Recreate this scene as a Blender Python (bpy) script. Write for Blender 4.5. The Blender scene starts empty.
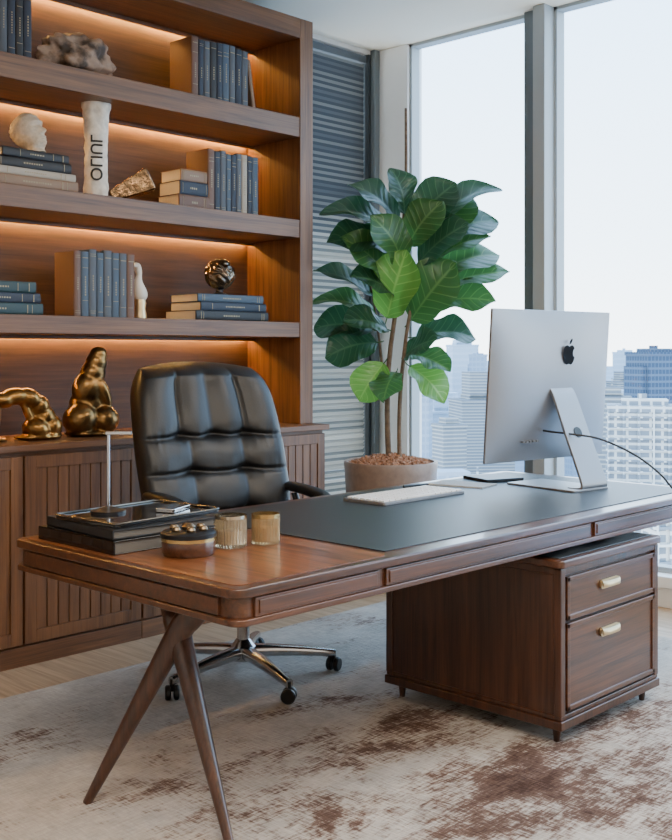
import bpy, bmesh, math, random
from math import sin, cos, pi, radians, sqrt, exp
from mathutils import Vector, Matrix, Euler, noise
random.seed(7)
S = bpy.context.scene
COL = S.collection

def C(r, g, b):
    f = lambda v: ((v/255.0)/12.92 if v/255.0 <= 0.04045 else ((v/255.0+0.055)/1.055)**2.4)
    return (f(r), f(g), f(b), 1.0)

# ---------------------------------------------------------------- materials
def newmat(name):
    m = bpy.data.materials.new(name); m.use_nodes = True
    nt = m.node_tree; b = nt.nodes['Principled BSDF']
    return m, nt, b
def M(name, col, rough=0.5, metal=0.0, coat=0.0, bump=0.0, bscale=60, var=0.0, spec=None, trans=0.0, bdist=0.004, sharp=0.2):
    m, nt, b = newmat(name)
    b.inputs['Base Color'].default_value = col
    b.inputs['Roughness'].default_value = rough
    b.inputs['Metallic'].default_value = metal
    b.inputs['Coat Weight'].default_value = coat
    b.inputs['Transmission Weight'].default_value = trans
    if spec is not None: b.inputs['Specular IOR Level'].default_value = spec
    tc = nt.nodes.new('ShaderNodeTexCoord')
    n = nt.nodes.new('ShaderNodeTexNoise'); n.inputs['Scale'].default_value = bscale
    n.inputs['Detail'].default_value = 4
    nt.links.new(tc.outputs['Object'], n.inputs['Vector'])
    if bump > 0:
        bp = nt.nodes.new('ShaderNodeBump'); bp.inputs['Strength'].default_value = bump
        bp.inputs['Distance'].default_value = bdist
        nt.links.new(n.outputs['Fac'], bp.inputs['Height']); nt.links.new(bp.outputs['Normal'], b.inputs['Normal'])
    if var > 0:
        cr = nt.nodes.new('ShaderNodeValToRGB')
        cr.color_ramp.elements[0].position = 0.5-sharp; cr.color_ramp.elements[1].position = 0.5+sharp
        cr.color_ramp.elements[0].color = tuple(c*(1-var) for c in col[:3])+(1,)
        cr.color_ramp.elements[1].color = tuple(min(1, c*(1+var)) for c in col[:3])+(1,)
        nt.links.new(n.outputs['Fac'], cr.inputs['Fac']); nt.links.new(cr.outputs['Color'], b.inputs['Base Color'])
    return m
def wood(name, dark, light, axis, rough=0.4, coat=0.0, k=1.0):
    m, nt, b = newmat(name)
    tc = nt.nodes.new('ShaderNodeTexCoord'); mp = nt.nodes.new('ShaderNodeMapping')
    sc = [20*k, 20*k, 20*k]; sc['XYZ'.index(axis)] = 1.0*k
    mp.inputs['Scale'].default_value = sc
    nt.links.new(tc.outputs['Object'], mp.inputs['Vector'])
    n = nt.nodes.new('ShaderNodeTexNoise'); n.inputs['Scale'].default_value = 1.6
    n.inputs['Detail'].default_value = 8; n.inputs['Roughness'].default_value = 0.66; n.inputs['Distortion'].default_value = 0.6
    nt.links.new(mp.outputs['Vector'], n.inputs['Vector'])
    sc2 = [190*k]*3; sc2['XYZ'.index(axis)] = 4*k
    mp2 = nt.nodes.new('ShaderNodeMapping'); mp2.inputs['Scale'].default_value = sc2
    nt.links.new(tc.outputs['Object'], mp2.inputs['Vector'])
    n2 = nt.nodes.new('ShaderNodeTexNoise'); n2.inputs['Scale'].default_value = 1.0; n2.inputs['Detail'].default_value = 2
    nt.links.new(mp2.outputs['Vector'], n2.inputs['Vector'])
    mx = nt.nodes.new('ShaderNodeMath'); mx.operation = 'MULTIPLY_ADD'; mx.inputs[1].default_value = 0.34
    nt.links.new(n2.outputs['Fac'], mx.inputs[0]); nt.links.new(n.outputs['Fac'], mx.inputs[2])
    cr = nt.nodes.new('ShaderNodeValToRGB')
    e = cr.color_ramp.elements; e[0].position = 0.46; e[0].color = dark; e[1].position = 0.86; e[1].color = light
    nt.links.new(mx.outputs[0], cr.inputs['Fac']); nt.links.new(cr.outputs['Color'], b.inputs['Base Color'])
    b.inputs['Roughness'].default_value = rough; b.inputs['Coat Weight'].default_value = coat
    b.inputs['Coat Roughness'].default_value = 0.15
    bp = nt.nodes.new('ShaderNodeBump'); bp.inputs['Strength'].default_value = 0.12; bp.inputs['Distance'].default_value = 0.002
    nt.links.new(n2.outputs['Fac'], bp.inputs['Height']); nt.links.new(bp.outputs['Normal'], b.inputs['Normal'])
    return m
def emis(name, col, st):
    m, nt, b = newmat(name)
    b.inputs['Base Color'].default_value = col
    b.inputs['Emission Color'].default_value = col; b.inputs['Emission Strength'].default_value = st
    return m

WD, WL = C(70, 43, 25), C(122, 82, 50)
walX = wood('walnut_along', WD, WL, 'X', 0.42)
walZ = wood('walnut_upright', WD, WL, 'Z', 0.42)
walB = wood('walnut_back_shaded', C(48, 29, 17), C(86, 55, 34), 'X', 0.6)  # darker walnut copy: shade at the back of the shelves put into the colour
DD, DL = C(40, 20, 11), C(94, 55, 33)
dskX = wood('mahogany_along', DD, DL, 'X', 0.28, 0.45)
dskY = wood('mahogany_across', C(58,30,15), C(142,86,48), 'Y', 0.34, 0.4)
dskZ = wood('mahogany_upright', C(36,19,11), C(80,47,30), 'Z', 0.33, 0.35)
inlayM = M('slate_leather', C(27,31,34), 0.40, bump=0.25, bscale=250, var=0.1)
blackL = M('black_leather', C(11,12,14), 0.42, bump=0.25, bscale=110, spec=0.5, bdist=0.002)
chrome = M('polished_aluminium', C(190,190,192), 0.16, 1.0)
blackP = M('black_plastic', C(13,13,14), 0.4)
silver = M('silver_shell', C(146,147,150), 0.36, 0.68)
kbgrey = M('keyboard_grey', C(120,122,126), 0.4, 0.5)
brass = M('brushed_brass', C(200,176,136), 0.34, 0.95)
whiteP = M('white_plastic', C(228,228,227), 0.4)
plaster = M('ceiling_paint', C(236,228,212), 0.9, bump=0.05)
wallp = M('wall_paint', C(205,200,192), 0.9, bump=0.05)
frameM = M('window_frame_grey', C(160,167,170), 0.45, 0.1)
frameD = M('window_frame_dark_grey', C(108,117,122), 0.5, 0.1)  # darker grey for the corner trim and the recessed mullion part
frameW = M('window_frame_white', C(236,237,236), 0.5)
bronze = M('aged_bronze', C(140,102,54), 0.28, 0.9, bump=0.5, bscale=16, var=0.7)
darkbronze = M('dark_bronze', C(112,84,48), 0.28, 0.9, bump=0.5, bscale=14, var=0.8)
stone = M('travertine', C(196,182,162), 0.8, bump=0.5, bscale=50, var=0.18)
rockM = M('fossil_rock', C(118,98,82), 0.75, bump=0.9, bscale=12, var=0.7, sharp=0.08)
page = M('book_pages', C(190,181,165), 0.85, bump=0.3, bscale=200)
gold = M('spine_foil', C(146,132,104), 0.45, 0.4)
gilt = M('gilt_rim', C(196,164,108), 0.25, 0.95)
dark = M('dark_metal', C(35,36,40), 0.35, 0.6)
portM = M('port_grey', C(110,112,116), 0.5)

def glassmat():
    m = bpy.data.materials.new('window_glass'); m.use_nodes = True
    nt = m.node_tree; nt.nodes.clear()
    o = nt.nodes.new('ShaderNodeOutputMaterial'); mix = nt.nodes.new('ShaderNodeMixShader')
    t = nt.nodes.new('ShaderNodeBsdfTransparent'); g = nt.nodes.new('ShaderNodeBsdfGlossy')
    t.inputs['Color'].default_value = (0.96, 0.985, 1.0, 1); g.inputs['Roughness'].default_value = 0.02
    mix.inputs[0].default_value = 0.02
    nt.links.new(t.outputs[0], mix.inputs[1]); nt.links.new(g.outputs[0], mix.inputs[2]); nt.links.new(mix.outputs[0], o.inputs[0])
    return m
glass = glassmat()

# ---------------------------------------------------------------- helpers
def bx(bm, x0, x1, y0, y1, z0, z1, mi=0):
    r = bmesh.ops.create_cube(bm, size=1.0)
    for v in r['verts']:
        v.co = Vector(((x0+x1)/2+v.co.x*(x1-x0), (y0+y1)/2+v.co.y*(y1-y0), (z0+z1)/2+v.co.z*(z1-z0)))
    for v in r['verts']:
        for f in v.link_faces: f.material_index = mi
    return r['verts']
def prism(bm, pts, z0, z1, mi=0):
    lo = [bm.verts.new((p[0], p[1], z0)) for p in pts]; hi = [bm.verts.new((p[0], p[1], z1)) for p in pts]
    n = len(pts)
    fs = [bm.faces.new(list(reversed(lo))), bm.faces.new(hi)]
    for i in range(n):
        fs.append(bm.faces.new((lo[i], lo[(i+1) % n], hi[(i+1) % n], hi[i])))
    for f in fs: f.material_index = mi
    return lo+hi
def rrect(x0, x1, y0, y1, r, seg=8):
    pts = []
    for cx, cy, a0 in ((x1-r, y0+r, -pi/2), (x1-r, y1-r, 0), (x0+r, y1-r, pi/2), (x0+r, y0+r, pi)):
        for i in range(seg+1):
            a = a0+pi/2*i/seg; pts.append((cx+r*cos(a), cy+r*sin(a)))
    return pts
def lathe(bm, prof, cx=0, cy=0, cz=0, seg=40, rib=0, ribn=0, mi=0):
    rings = []
    for r, z in prof:
        ring = []
        for i in range(seg):
            a = 2*pi*i/seg; rr = r*(1+rib*cos(ribn*a)) if r > 0.002 else r
            ring.append(bm.verts.new((cx+rr*cos(a), cy+rr*sin(a), cz+z)))
        rings.append(ring)
    for k in range(len(rings)-1):
        for i in range(seg):
            f = bm.faces.new((rings[k][i], rings[k][(i+1) % seg], rings[k+1][(i+1) % seg], rings[k+1][i])); f.material_index = mi
    if prof[0][0] > 1e-4: bm.faces.new(list(reversed(rings[0]))).material_index = mi
    if prof[-1][0] > 1e-4: bm.faces.new(rings[-1]).material_index = mi
def tube(bm, pts, rad, seg=14, mi=0):
    pts = [Vector(p) for p in pts]
    if not isinstance(rad, (list, tuple)): rad = [rad]*len(pts)
    rings = []; up = Vector((0.13, 0.21, 1)).normalized()
    prev = None
    for i, p in enumerate(pts):
        t = (pts[min(i+1, len(pts)-1)]-pts[max(i-1, 0)]).normalized()
        if prev is None:
            a = t.cross(up if abs(t.dot(up)) < 0.95 else Vector((1, 0, 0))).normalized()
        else:
            a = (prev-t*prev.dot(t)).normalized()
        prev = a; b = t.cross(a)
        rings.append([bm.verts.new(p+a*rad[i]*cos(2*pi*j/seg)+b*rad[i]*sin(2*pi*j/seg)) for j in range(seg)])
    for k in range(len(rings)-1):
        for j in range(seg):
            f = bm.faces.new((rings[k][j], rings[k][(j+1) % seg], rings[k+1][(j+1) % seg], rings[k+1][j])); f.material_index = mi
    bm.faces.new(list(reversed(rings[0]))).material_index = mi; bm.faces.new(rings[-1]).material_index = mi
def smooth_path(pts, n=8):
    P = [Vector(p) for p in pts]; out = []
    for i in range(len(P)-1):
        p0, p1, p2, p3 = P[max(i-1, 0)], P[i], P[i+1], P[min(i+2, len(P)-1)]
        for k in range(n):
            t = k/n
            out.append(0.5*((2*p1)+(p2-p0)*t+(2*p0-5*p1+4*p2-p3)*t*t+(-p0+3*p1-3*p2+p3)*t**3))
    out.append(P[-1]); return out
def obj(name, bm, mats, parent=None, loc=(0, 0, 0), rot=(0, 0, 0), bev=0.0, seg=2, ang=35, world=False, label=None):
    """world=True: vertices are given in world coordinates and are moved into the parent's frame."""
    bmesh.ops.recalc_face_normals(bm, faces=bm.faces[:])
    if world:
        off = parent.location if parent else Vector(loc)
        bmesh.ops.translate(bm, verts=bm.verts[:], vec=-off)
        if parent: loc = (0, 0, 0)
    me = bpy.data.meshes.new(name); bm.to_mesh(me); bm.free()
    if not isinstance(mats, (list, tuple)): mats = [mats]
    for m in mats: me.materials.append(m)
    me.shade_smooth(); me.set_sharp_from_angle(angle=radians(ang))
    o = bpy.data.objects.new(name, me); COL.objects.link(o)
    o.location = loc; o.rotation_euler = rot
    if parent: o.parent = parent
    if bev > 0:
        b = o.modifiers.new('bevel', 'BEVEL'); b.width = bev; b.segments = seg; b.limit_method = 'ANGLE'; b.angle_limit = radians(40)
        b.harden_normals = True
    if label: o['label'] = label
    return o
def tag(o, label, cat, group=None):
    o['label'] = label; o['category'] = cat
    if group: o['group'] = group
    return o
def thing(name, label, cat, loc=(0, 0, 0), rotz=0, group=None):
    e = bpy.data.objects.new(name, None); e.empty_display_size = 0.1; COL.objects.link(e)
    e.location = loc; e.rotation_euler = (0, 0, rotz); return tag(e, label, cat, group)
def struct(o): o['kind'] = 'structure'; return o
def B(): return bmesh.new()

# ---------------------------------------------------------------- room shell
XW, YW, ZC = 5.35, 4.75, 3.36
X0, Y0 = -1.6, -1.8
floorM = wood('oak_floor', C(150,124,98), C(200,174,144), 'Y', 0.4, 0.1)
b = B(); bx(b, X0, XW+0.15, Y0, YW+0.15, -0.1, 0); struct(obj('floor', b, floorM))
b = B(); bx(b, X0, XW+0.15, Y0, YW+0.15, ZC, ZC+0.12); struct(obj('ceiling', b, plaster))
b = B()
bx(b, X0, 4.62, YW, YW+0.15, 0, ZC); bx(b, 4.62, XW, YW, YW+0.15, 0, 0.16); bx(b, 4.62, XW, YW, YW+0.15, ZC-0.03, ZC)
struct(obj('wall_back', b, wallp))
b = B(); bx(b, X0-0.15, X0, Y0, YW+0.15, 0, ZC); struct(obj('wall_left', b, wallp))
b = B(); bx(b, X0, XW+0.15, Y0-0.15, Y0, 0, ZC); struct(obj('wall_front', b, wallp))
b = B()
bx(b, XW, XW+0.15, 4.47, YW+0.15, 0, ZC); bx(b, XW, XW+0.15, Y0, 4.47, 0, 0.10)
struct(obj('wall_right', b, frameW, bev=0.004))
b = B(); bx(b, XW-0.05, XW, Y0, YW, 0, 0.11); bx(b, XW-0.075, XW+0.02, Y0, YW, 0.11, 0.17)
struct(obj('baseboard_right', b, frameW, bev=0.004))
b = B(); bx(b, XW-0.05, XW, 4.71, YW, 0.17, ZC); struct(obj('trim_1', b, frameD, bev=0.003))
for i, y in enumerate((3.38, 1.08)):
    b = B()
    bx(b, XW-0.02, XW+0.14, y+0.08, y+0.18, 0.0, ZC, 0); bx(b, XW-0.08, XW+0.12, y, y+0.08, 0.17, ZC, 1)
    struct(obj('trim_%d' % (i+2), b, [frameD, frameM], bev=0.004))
for i, (ya, yb) in enumerate(((3.56, 4.47), (1.26, 3.38), (Y0, 1.08))):
    b = B()
    bx(b, XW+0.055, XW+0.065, ya, yb, 0.17, ZC, 0)
    bx(b, XW+0.02, XW+0.10, ya, ya+0.02, 0.17, ZC, 1); bx(b, XW+0.02, XW+0.10, yb-0.02, yb, 0.17, ZC, 1)
    bx(b, XW+0.02, XW+0.10, ya, yb, 0.17, 0.20, 1); bx(b, XW+0.02, XW+0.10, ya, yb, ZC-0.02, ZC, 1)
    struct(obj('window_%d' % (i+1), b, [glass, frameM]))
b = B()
bx(b, 4.62, 5.31, YW+0.09, YW+0.10, 0.16, ZC-0.03, 0)
for xa in (4.62, 5.28): bx(b, xa, xa+0.035, YW-0.005, YW+0.12, 0.16, ZC-0.03, 1)
bx(b, 4.62, 5.31, YW+0.085, YW+0.12, 2.53, 2.57, 1)
bx(b, 4.62, 5.31, YW, YW+0.12, 0.16, 0.2, 1)
struct(obj('window_4', b, [glass, M('dark_frame', C(56,62,66), 0.5, 0.3)]))
b = B()
bx(b, 4.55, 4.72, 1.9, 3.2, ZC-0.012, ZC, 0)
for i in range(4): bx(b, 4.57+i*0.038, 4.585+i*0.038, 1.92, 3.18, ZC-0.016, ZC-0.011, 1)
struct(obj('trim_4', b, [frameW, M('vent_dark', C(90,92,92), 0.7)]))

# blind in the narrow window: fine woven slats, darker near the top
b = B(); z = 0.225; i = 0
rb = random.Random(5)
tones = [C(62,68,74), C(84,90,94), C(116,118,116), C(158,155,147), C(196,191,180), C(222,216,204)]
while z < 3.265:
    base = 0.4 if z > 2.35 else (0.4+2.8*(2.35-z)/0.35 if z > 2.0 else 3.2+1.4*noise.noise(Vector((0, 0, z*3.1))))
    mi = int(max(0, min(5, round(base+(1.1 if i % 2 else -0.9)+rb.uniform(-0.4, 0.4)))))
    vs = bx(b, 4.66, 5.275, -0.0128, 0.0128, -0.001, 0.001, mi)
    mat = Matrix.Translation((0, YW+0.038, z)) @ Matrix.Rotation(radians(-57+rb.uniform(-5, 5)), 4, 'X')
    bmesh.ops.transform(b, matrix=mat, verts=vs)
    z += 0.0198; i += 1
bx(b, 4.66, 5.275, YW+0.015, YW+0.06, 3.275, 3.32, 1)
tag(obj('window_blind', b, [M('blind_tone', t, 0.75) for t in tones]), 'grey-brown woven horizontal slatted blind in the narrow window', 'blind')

# ---------------------------------------------------------------- rug
def rugmat():
    m, nt, b = newmat('distressed_rug')
    N = nt.nodes.new; L = nt.links.new
    tc = N('ShaderNodeTexCoord')
    mp = N('ShaderNodeMapping'); mp.inputs['Scale'].default_value = (1.0, 1.7, 1); mp.inputs['Rotation'].default_value = (0, 0, radians(46))
    L(tc.outputs['Object'], mp.inputs['Vector'])
    a = N('ShaderNodeTexNoise'); a.inputs['Scale'].default_value = 1.6; a.inputs['Detail'].default_value = 15; a.inputs['Roughness'].default_value = 0.76; a.inputs['Distortion'].default_value = 0.2
    L(mp.outputs[0], a.inputs['Vector'])
    def thread(sx, sy):
        q = N('ShaderNodeMapping'); q.inputs['Scale'].default_value = (sx, sy, 1); L(tc.outputs['Object'], q.inputs['Vector'])
        c = N('ShaderNodeTexNoise'); c.inputs['Scale'].default_value = 1.0; c.inputs['Detail'].default_value = 3; c.inputs['Roughness'].default_value = 0.7
        L(q.outputs[0], c.inputs['Vector']); return c.outputs['Fac']
    t1 = thread(14, 110); t2 = thread(110, 14)
    tm = N('ShaderNodeMath'); tm.operation = 'ADD'; L(t1, tm.inputs[0]); L(t2, tm.inputs[1])
    md = N('ShaderNodeMath'); md.operation = 'MULTIPLY_ADD'; md.inputs[1].default_value = 0.28; L(tm.outputs[0], md.inputs[0]); L(a.outputs['Fac'], md.inputs[2])
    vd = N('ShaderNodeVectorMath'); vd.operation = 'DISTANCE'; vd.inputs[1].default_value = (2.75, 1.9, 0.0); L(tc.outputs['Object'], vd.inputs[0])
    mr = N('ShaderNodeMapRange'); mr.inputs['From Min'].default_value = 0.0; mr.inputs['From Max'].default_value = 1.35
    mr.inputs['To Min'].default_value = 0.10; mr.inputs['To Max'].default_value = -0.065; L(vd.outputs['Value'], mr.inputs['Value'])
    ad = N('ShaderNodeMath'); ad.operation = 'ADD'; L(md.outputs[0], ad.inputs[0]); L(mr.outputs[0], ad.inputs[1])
    cr = N('ShaderNodeValToRGB'); e = cr.color_ramp.elements
    e[0].position = 0.50; e[0].color = C(200,195,188); e[1].position = 1.0; e[1].color = C(74,54,46)
    x = e.new(0.78); x.color = C(187,180,172); x = e.new(0.83); x.color = C(160,147,138); x = e.new(0.875); x.color = C(112,90,80)
    L(ad.outputs[0], cr.inputs['Fac'])
    n4 = N('ShaderNodeTexNoise'); n4.inputs['Scale'].default_value = 5; n4.inputs['Detail'].default_value = 10; n4.inputs['Roughness'].default_value = 0.75; L(tc.outputs['Object'], n4.inputs['Vector'])
    m4 = N('ShaderNodeMapRange'); m4.inputs['From Min'].default_value = 0.35; m4.inputs['From Max'].default_value = 0.65; m4.inputs['To Min'].default_value = 0.78; m4.inputs['To Max'].default_value = 1.08; L(n4.outputs['Fac'], m4.inputs['Value'])
    m5 = N('ShaderNodeMapRange'); m5.inputs['From Min'].default_value = 0.75; m5.inputs['From Max'].default_value = 1.25; m5.inputs['To Min'].default_value = 1.1; m5.inputs['To Max'].default_value = 0.88; L(tm.outputs[0], m5.inputs['Value'])
    mm = N('ShaderNodeMath'); mm.operation = 'MULTIPLY'; L(m4.outputs[0], mm.inputs[0]); L(m5.outputs[0], mm.inputs[1])
    vm = N('ShaderNodeVectorMath'); vm.operation = 'SCALE'; L(cr.outputs['Color'], vm.inputs[0]); L(mm.outputs[0], vm.inputs['Scale'])
    L(vm.outputs[0], b.inputs['Base Color'])
    b.inputs['Roughness'].default_value = 0.95; b.inputs['Specular IOR Level'].default_value = 0.15
    bp = N('ShaderNodeBump'); bp.inputs['Strength'].default_value = 0.9; bp.inputs['Distance'].default_value = 0.008
    L(tm.outputs[0], bp.inputs['Height']); L(bp.outputs['Normal'], b.inputs['Normal'])
    return m
b = B(); prism(b, rrect(-0.6, 4.72, 0.0, 3.80, 0.02), 0, 0.012)
tag(obj('rug', b, rugmat(), bev=0.004), 'large cream area rug with faded brown distressed pattern', 'rug')
RZ = 0.012

# ---------------------------------------------------------------- cabinets
CY = 4.15
def cabinet(x0, x1, label):
    t = thing('cabinet', label, 'cabinet', ((x0+x1)/2, 4.42, 0), group='walnut base cabinets')
    b = B()
    bx(b, x0+0.001, x1-0.001, CY+0.022, YW-0.01, 0.0, 0.925)
    bx(b, x0+0.001, x1-0.001, CY+0.004, CY+0.03, 0.0, 0.085)
    obj('body', b, walX, t, world=True, bev=0.003)
    w = (x1-x0)/2
    for i in range(2):
        a, c = x0+i*w+0.006, x0+(i+1)*w-0.006
        b = B(); s = 0.055; z0, z1 = 0.095, 0.905
        bx(b, a, a+s, CY, CY+0.02, z0, z1); bx(b, c-s, c, CY, CY+0.02, z0, z1)
        bx(b, a+s, c-s, CY, CY+0.02, z0, z0+s); bx(b, a+s, c-s, CY, CY+0.02, z1-s, z1)
        n = 9; pw = (c-a-2*s)/n
        for k in range(n):
            bx(b, a+s+k*pw+0.0025, a+s+(k+1)*pw-0.0025, CY+0.006, CY+0.02, z0+s, z1-s)
        obj('door', b, walZ, t, world=True, bev=0.0025)
    return t
cabinet(0.54, 1.78, 'walnut base cabinet with grooved plank doors')
cabinet(1.78, 3.02, 'walnut base cabinet with grooved plank doors')
cabinet(3.02, 4.26, 'walnut base cabinet with grooved plank doors')
b = B(); bx(b, 0.53, 4.272, 4.13, YW-0.005, 0.925, 0.955)
tag(obj('worktop', b, walX, bev=0.004), 'continuous walnut worktop over the base cabinets', 'worktop')
CT = 0.955

# ---------------------------------------------------------------- bookcase
FY, BY = 4.25, 4.69
bk = thing('bookcase', 'tall walnut bookcase with thick lit shelves on the cabinets', 'bookcase', (2.4, 4.5, CT))
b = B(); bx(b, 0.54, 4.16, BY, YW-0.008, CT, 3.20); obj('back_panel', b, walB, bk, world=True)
for xa in (0.54, 4.16):
    b = B(); bx(b, xa, xa+0.10, FY, YW-0.008, CT, 3.21); obj('side_panel', b, walZ, bk, world=True, bev=0.003)
SH = [(2.55, 2.66), (1.99, 2.09), (1.437, 1.52)]
for z0, z1 in SH:
    b = B(); bx(b, 0.64, 4.16, FY+0.004, BY, z0, z1); bx(b, 0.64, 4.16, 4.635, 4.645, z0-0.018, z0)
    obj('shelf', b, walX, bk, world=True, bev=0.003)
b = B(); bx(b, 0.64, 4.16, FY, BY, 3.10, 3.21); bx(b, 0.64, 4.16, 4.635, 4.645, 3.080, 3.10); obj('top_panel', b, walX, bk, world=True, bev=0.003)
led = emis('warm_led', (1.0, 0.53, 0.13, 1), 170)
for z0 in (3.10, 2.55, 1.99, 1.437):
    b = B(); bx(b, 0.66, 4.14, 4.664, 4.674, z0-0.004, z0)
    obj('light_strip', b, led, bk, world=True, label='warm glowing light strip')

# ---------------------------------------------------------------- books
covers = {
 'navy': M('cover_navy', C(32,42,58), 0.6, bump=0.2), 'blue': M('cover_slate_blue', C(62,78,94), 0.6, bump=0.2),
 'grey': M('cover_grey', C(74,80,88), 0.6, bump=0.2), 'black': M('cover_black', C(24,25,28), 0.55, bump=0.2),
 'brown': M('cover_brown', C(98,70,54), 0.55, bump=0.2), 'teal': M('cover_teal', C(34,60,66), 0.55, bump=0.2),
 'cream': M('cover_cream', C(160,150,135), 0.6, bump=0.2), 'tan': M('cover_tan', C(126,100,78), 0.55, bump=0.2)}
cname = {'navy': 'navy blue', 'blue': 'slate blue', 'grey': 'charcoal grey', 'black': 'black', 'brown': 'brown leather', 'teal': 'dark teal', 'cream': 'cream', 'tan': 'tan'}
def book(kind, t, dep, h, loc, rot, where, group, bands=True):
    b = B(); c = 0.0028
    bx(b, -t/2, -t/2+c, -dep/2, dep/2, 0, h); bx(b, t/2-c, t/2, -dep/2, dep/2, 0, h)
    pts = []
    for i in range(9):
        a = pi*i/8; pts.append((-(t/2)*cos(a), -dep/2-0.006*sin(a)))
    pts += [(t/2-0.0005, -dep/2+0.004), (-t/2+0.0005, -dep/2+0.004)]
    prism(b, pts, 0, h)
    var = random.choice([((0.08, 0.007), (0.90, 0.007)), ((0.12, 0.005), (0.80, 0.008), (0.86, 0.005)), ((0.06, 0.005), (0.09, 0.005), (0.9, 0.005), (0.93, 0.005)), ((0.88, 0.012), (0.16, 0.006)), ((0.25, 0.006), (0.75, 0.006), (0.9, 0.01))])
    for f, g in var:
        bx(b, -t*0.36, t*0.36, -dep/2-0.0072, -dep/2-0.003, h*f, h*f+g*h, 1)
    zz = h*random.uniform(0.32, 0.42); ze = h*random.uniform(0.55, 0.68)
    while zz < ze:
        l = random.uniform(0.004, 0.009); bx(b, -t*0.07, t*0.07, -dep/2-0.0070, -dep/2-0.003, zz, zz+l, 1); zz += l+0.005
    o = obj('book', b, [covers[kind], gold], None, loc, rot)
    tag(o, '%s hardback book %s' % (cname[kind], where), 'book', group)
    b = B(); bx(b, -t/2+c, t/2-c, -dep/2+0.004, dep/2-0.006, 0.004, h-0.004)
    obj('pages', b, page, o)
    return o
def row(x, n, zs, hs, kinds, where, group, t=(0.034, 0.046), dep=0.18, yf=4.36):
    for i in range(n):
        tt = random.uniform(*t); h = hs*random.uniform(0.95, 1.0)
        d = dep if i == 0 else dep*random.uniform(0.95, 1)
        k = kinds[i % len(kinds)]
        book(k, tt, d, h, (x+tt/2, yf+d/2, zs), (0, 0, 0), 'standing '+where, group)
        x += tt+0.0015
    return x
def stack(x, z, items, y, where, group):
    for kind, t, dep, L, dx, ang in items:
        o = book(kind, t, dep, L, (0, 0, 0), (0, 0, 0), 'lying '+where, group)
        R = Matrix.Rotation(radians(ang), 4, 'Z') @ Matrix.Rotation(pi/2, 4, 'Y')
        o.rotation_euler = R.to_euler()
        c = Matrix.Rotation(radians(ang), 4, 'Z') @ Vector((-L/2, 0, 0))
        o.location = (x+dx+c.x, y+c.y, z+t/2)
        z += t+0.0008
    return z
g = 'books on the top shelf'
row(2.20, 9, 2.66, 0.345, ['navy', 'black', 'navy', 'blue', 'navy', 'grey'], 'on the top shelf beside a rock', g)
xe = row(3.48, 9, 2.66, 0.335, ['brown', 'navy', 'grey', 'black', 'navy', 'blue', 'grey', 'navy', 'grey'], 'on the top shelf', g)
book('tan', 0.024, 0.17, 0.29, (xe+0.06, 4.46, 2.6625), (0, radians(-9), 0), 'leaning against a row on the top shelf', g)
g = 'books on the upper middle shelf'
z = stack(2.55, 2.09, [('tan', 0.05, 0.25, 0.42, 0, 0), ('cream', 0.034, 0.24, 0.40, 0, 1), ('black', 0.045, 0.23, 0.38, -0.01, -2), ('black', 0.04, 0.22, 0.34, 0, 2)], 4.42, 'in a stack under a stone head', g)
ZHEAD = z
stack(3.50, 2.09, [('brown', 0.075, 0.18, 0.20, 0, 0), ('navy', 0.07, 0.175, 0.19, 0, 1), ('tan', 0.06, 0.17, 0.17, 0, 0)], 4.45, 'beside a row of upright books', g)
row(3.59, 9, 2.09, 0.335, ['brown', 'navy', 'grey', 'blue', 'navy', 'grey', 'cream', 'navy', 'blue'], 'on the upper middle shelf', g, t=(0.033, 0.044))
g = 'books on the lower middle shelf'
stack(2.38, 1.52, [('teal', 0.052, 0.24, 0.40, 0, 0), ('navy', 0.045, 0.23, 0.38, 0, 2), ('teal', 0.05, 0.22, 0.36, -0.01, -1)], 4.42, 'in a low stack on the shelf', g)
row(2.78, 8, 1.52, 0.325, ['brown', 'blue', 'grey', 'blue', 'grey', 'blue', 'grey'], 'on the lower middle shelf', g, t=(0.038, 0.046), dep=0.165)
ZG = stack(3.72, 1.52, [('black', 0.05, 0.26, 0.50, 0, 0), ('navy', 0.045, 0.25, 0.46, 0.01, 1), ('blue', 0.042, 0.24, 0.44, 0.0, -2)], 4.44, 'in a stack under a dark orb', g)

# ---------------------------------------------------------------- shelf ornaments
def blob(name, ells, voxel, mat, loc, label, cat, rot=(0, 0, 0), sm=6):
    b = B()
    for e in ells:
        (x, y, z), (rx, ry, rz) = e[0], e[1]; rr = e[2] if len(e) > 2 else (0, 0, 0)
        r = bmesh.ops.create_uvsphere(b, u_segments=20, v_segments=14, radius=1.0)
        mt = Matrix.Translation((x, y, z)) @ Euler([radians(a) for a in rr]).to_matrix().to_4x4() @ Matrix.Diagonal((rx, ry, rz, 1))
        bmesh.ops.transform(b, matrix=mt, verts=r['verts'])
    o = obj(name, b, mat, None, loc, rot)
    m = o.modifiers.new('remesh', 'REMESH'); m.mode = 'VOXEL'; m.voxel_size = voxel; m.use_smooth_shade = True
    s = o.modifiers.new('smooth', 'SMOOTH'); s.iterations = sm; s.factor = 0.6
    return tag(o, label, cat)
TT = [0, .10, .17, .24, .32, .42, .52, .60, .70, .82, .92, .98, 1.0]
FX = [.035, .030, .048, .056, .056, .056, .056, .054, .058, .050, .030, .012, 0]
BX_ = [-.05, -.045, -.05, -.06, -.072, -.088, -.098, -.102, -.100, -.086, -.055, -.025, 0]
WY = [.046, .040, .040, .046, .054, .062, .067, .069, .068, .058, .038, .018, .001]
def lerp(arr, t):
    for k in range(len(TT)-1):
        if TT[k] <= t <= TT[k+1]:
            u = (t-TT[k])/(TT[k+1]-TT[k]); return arr[k]+(arr[k+1]-arr[k])*u
    return arr[-1]
rows = []
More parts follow.
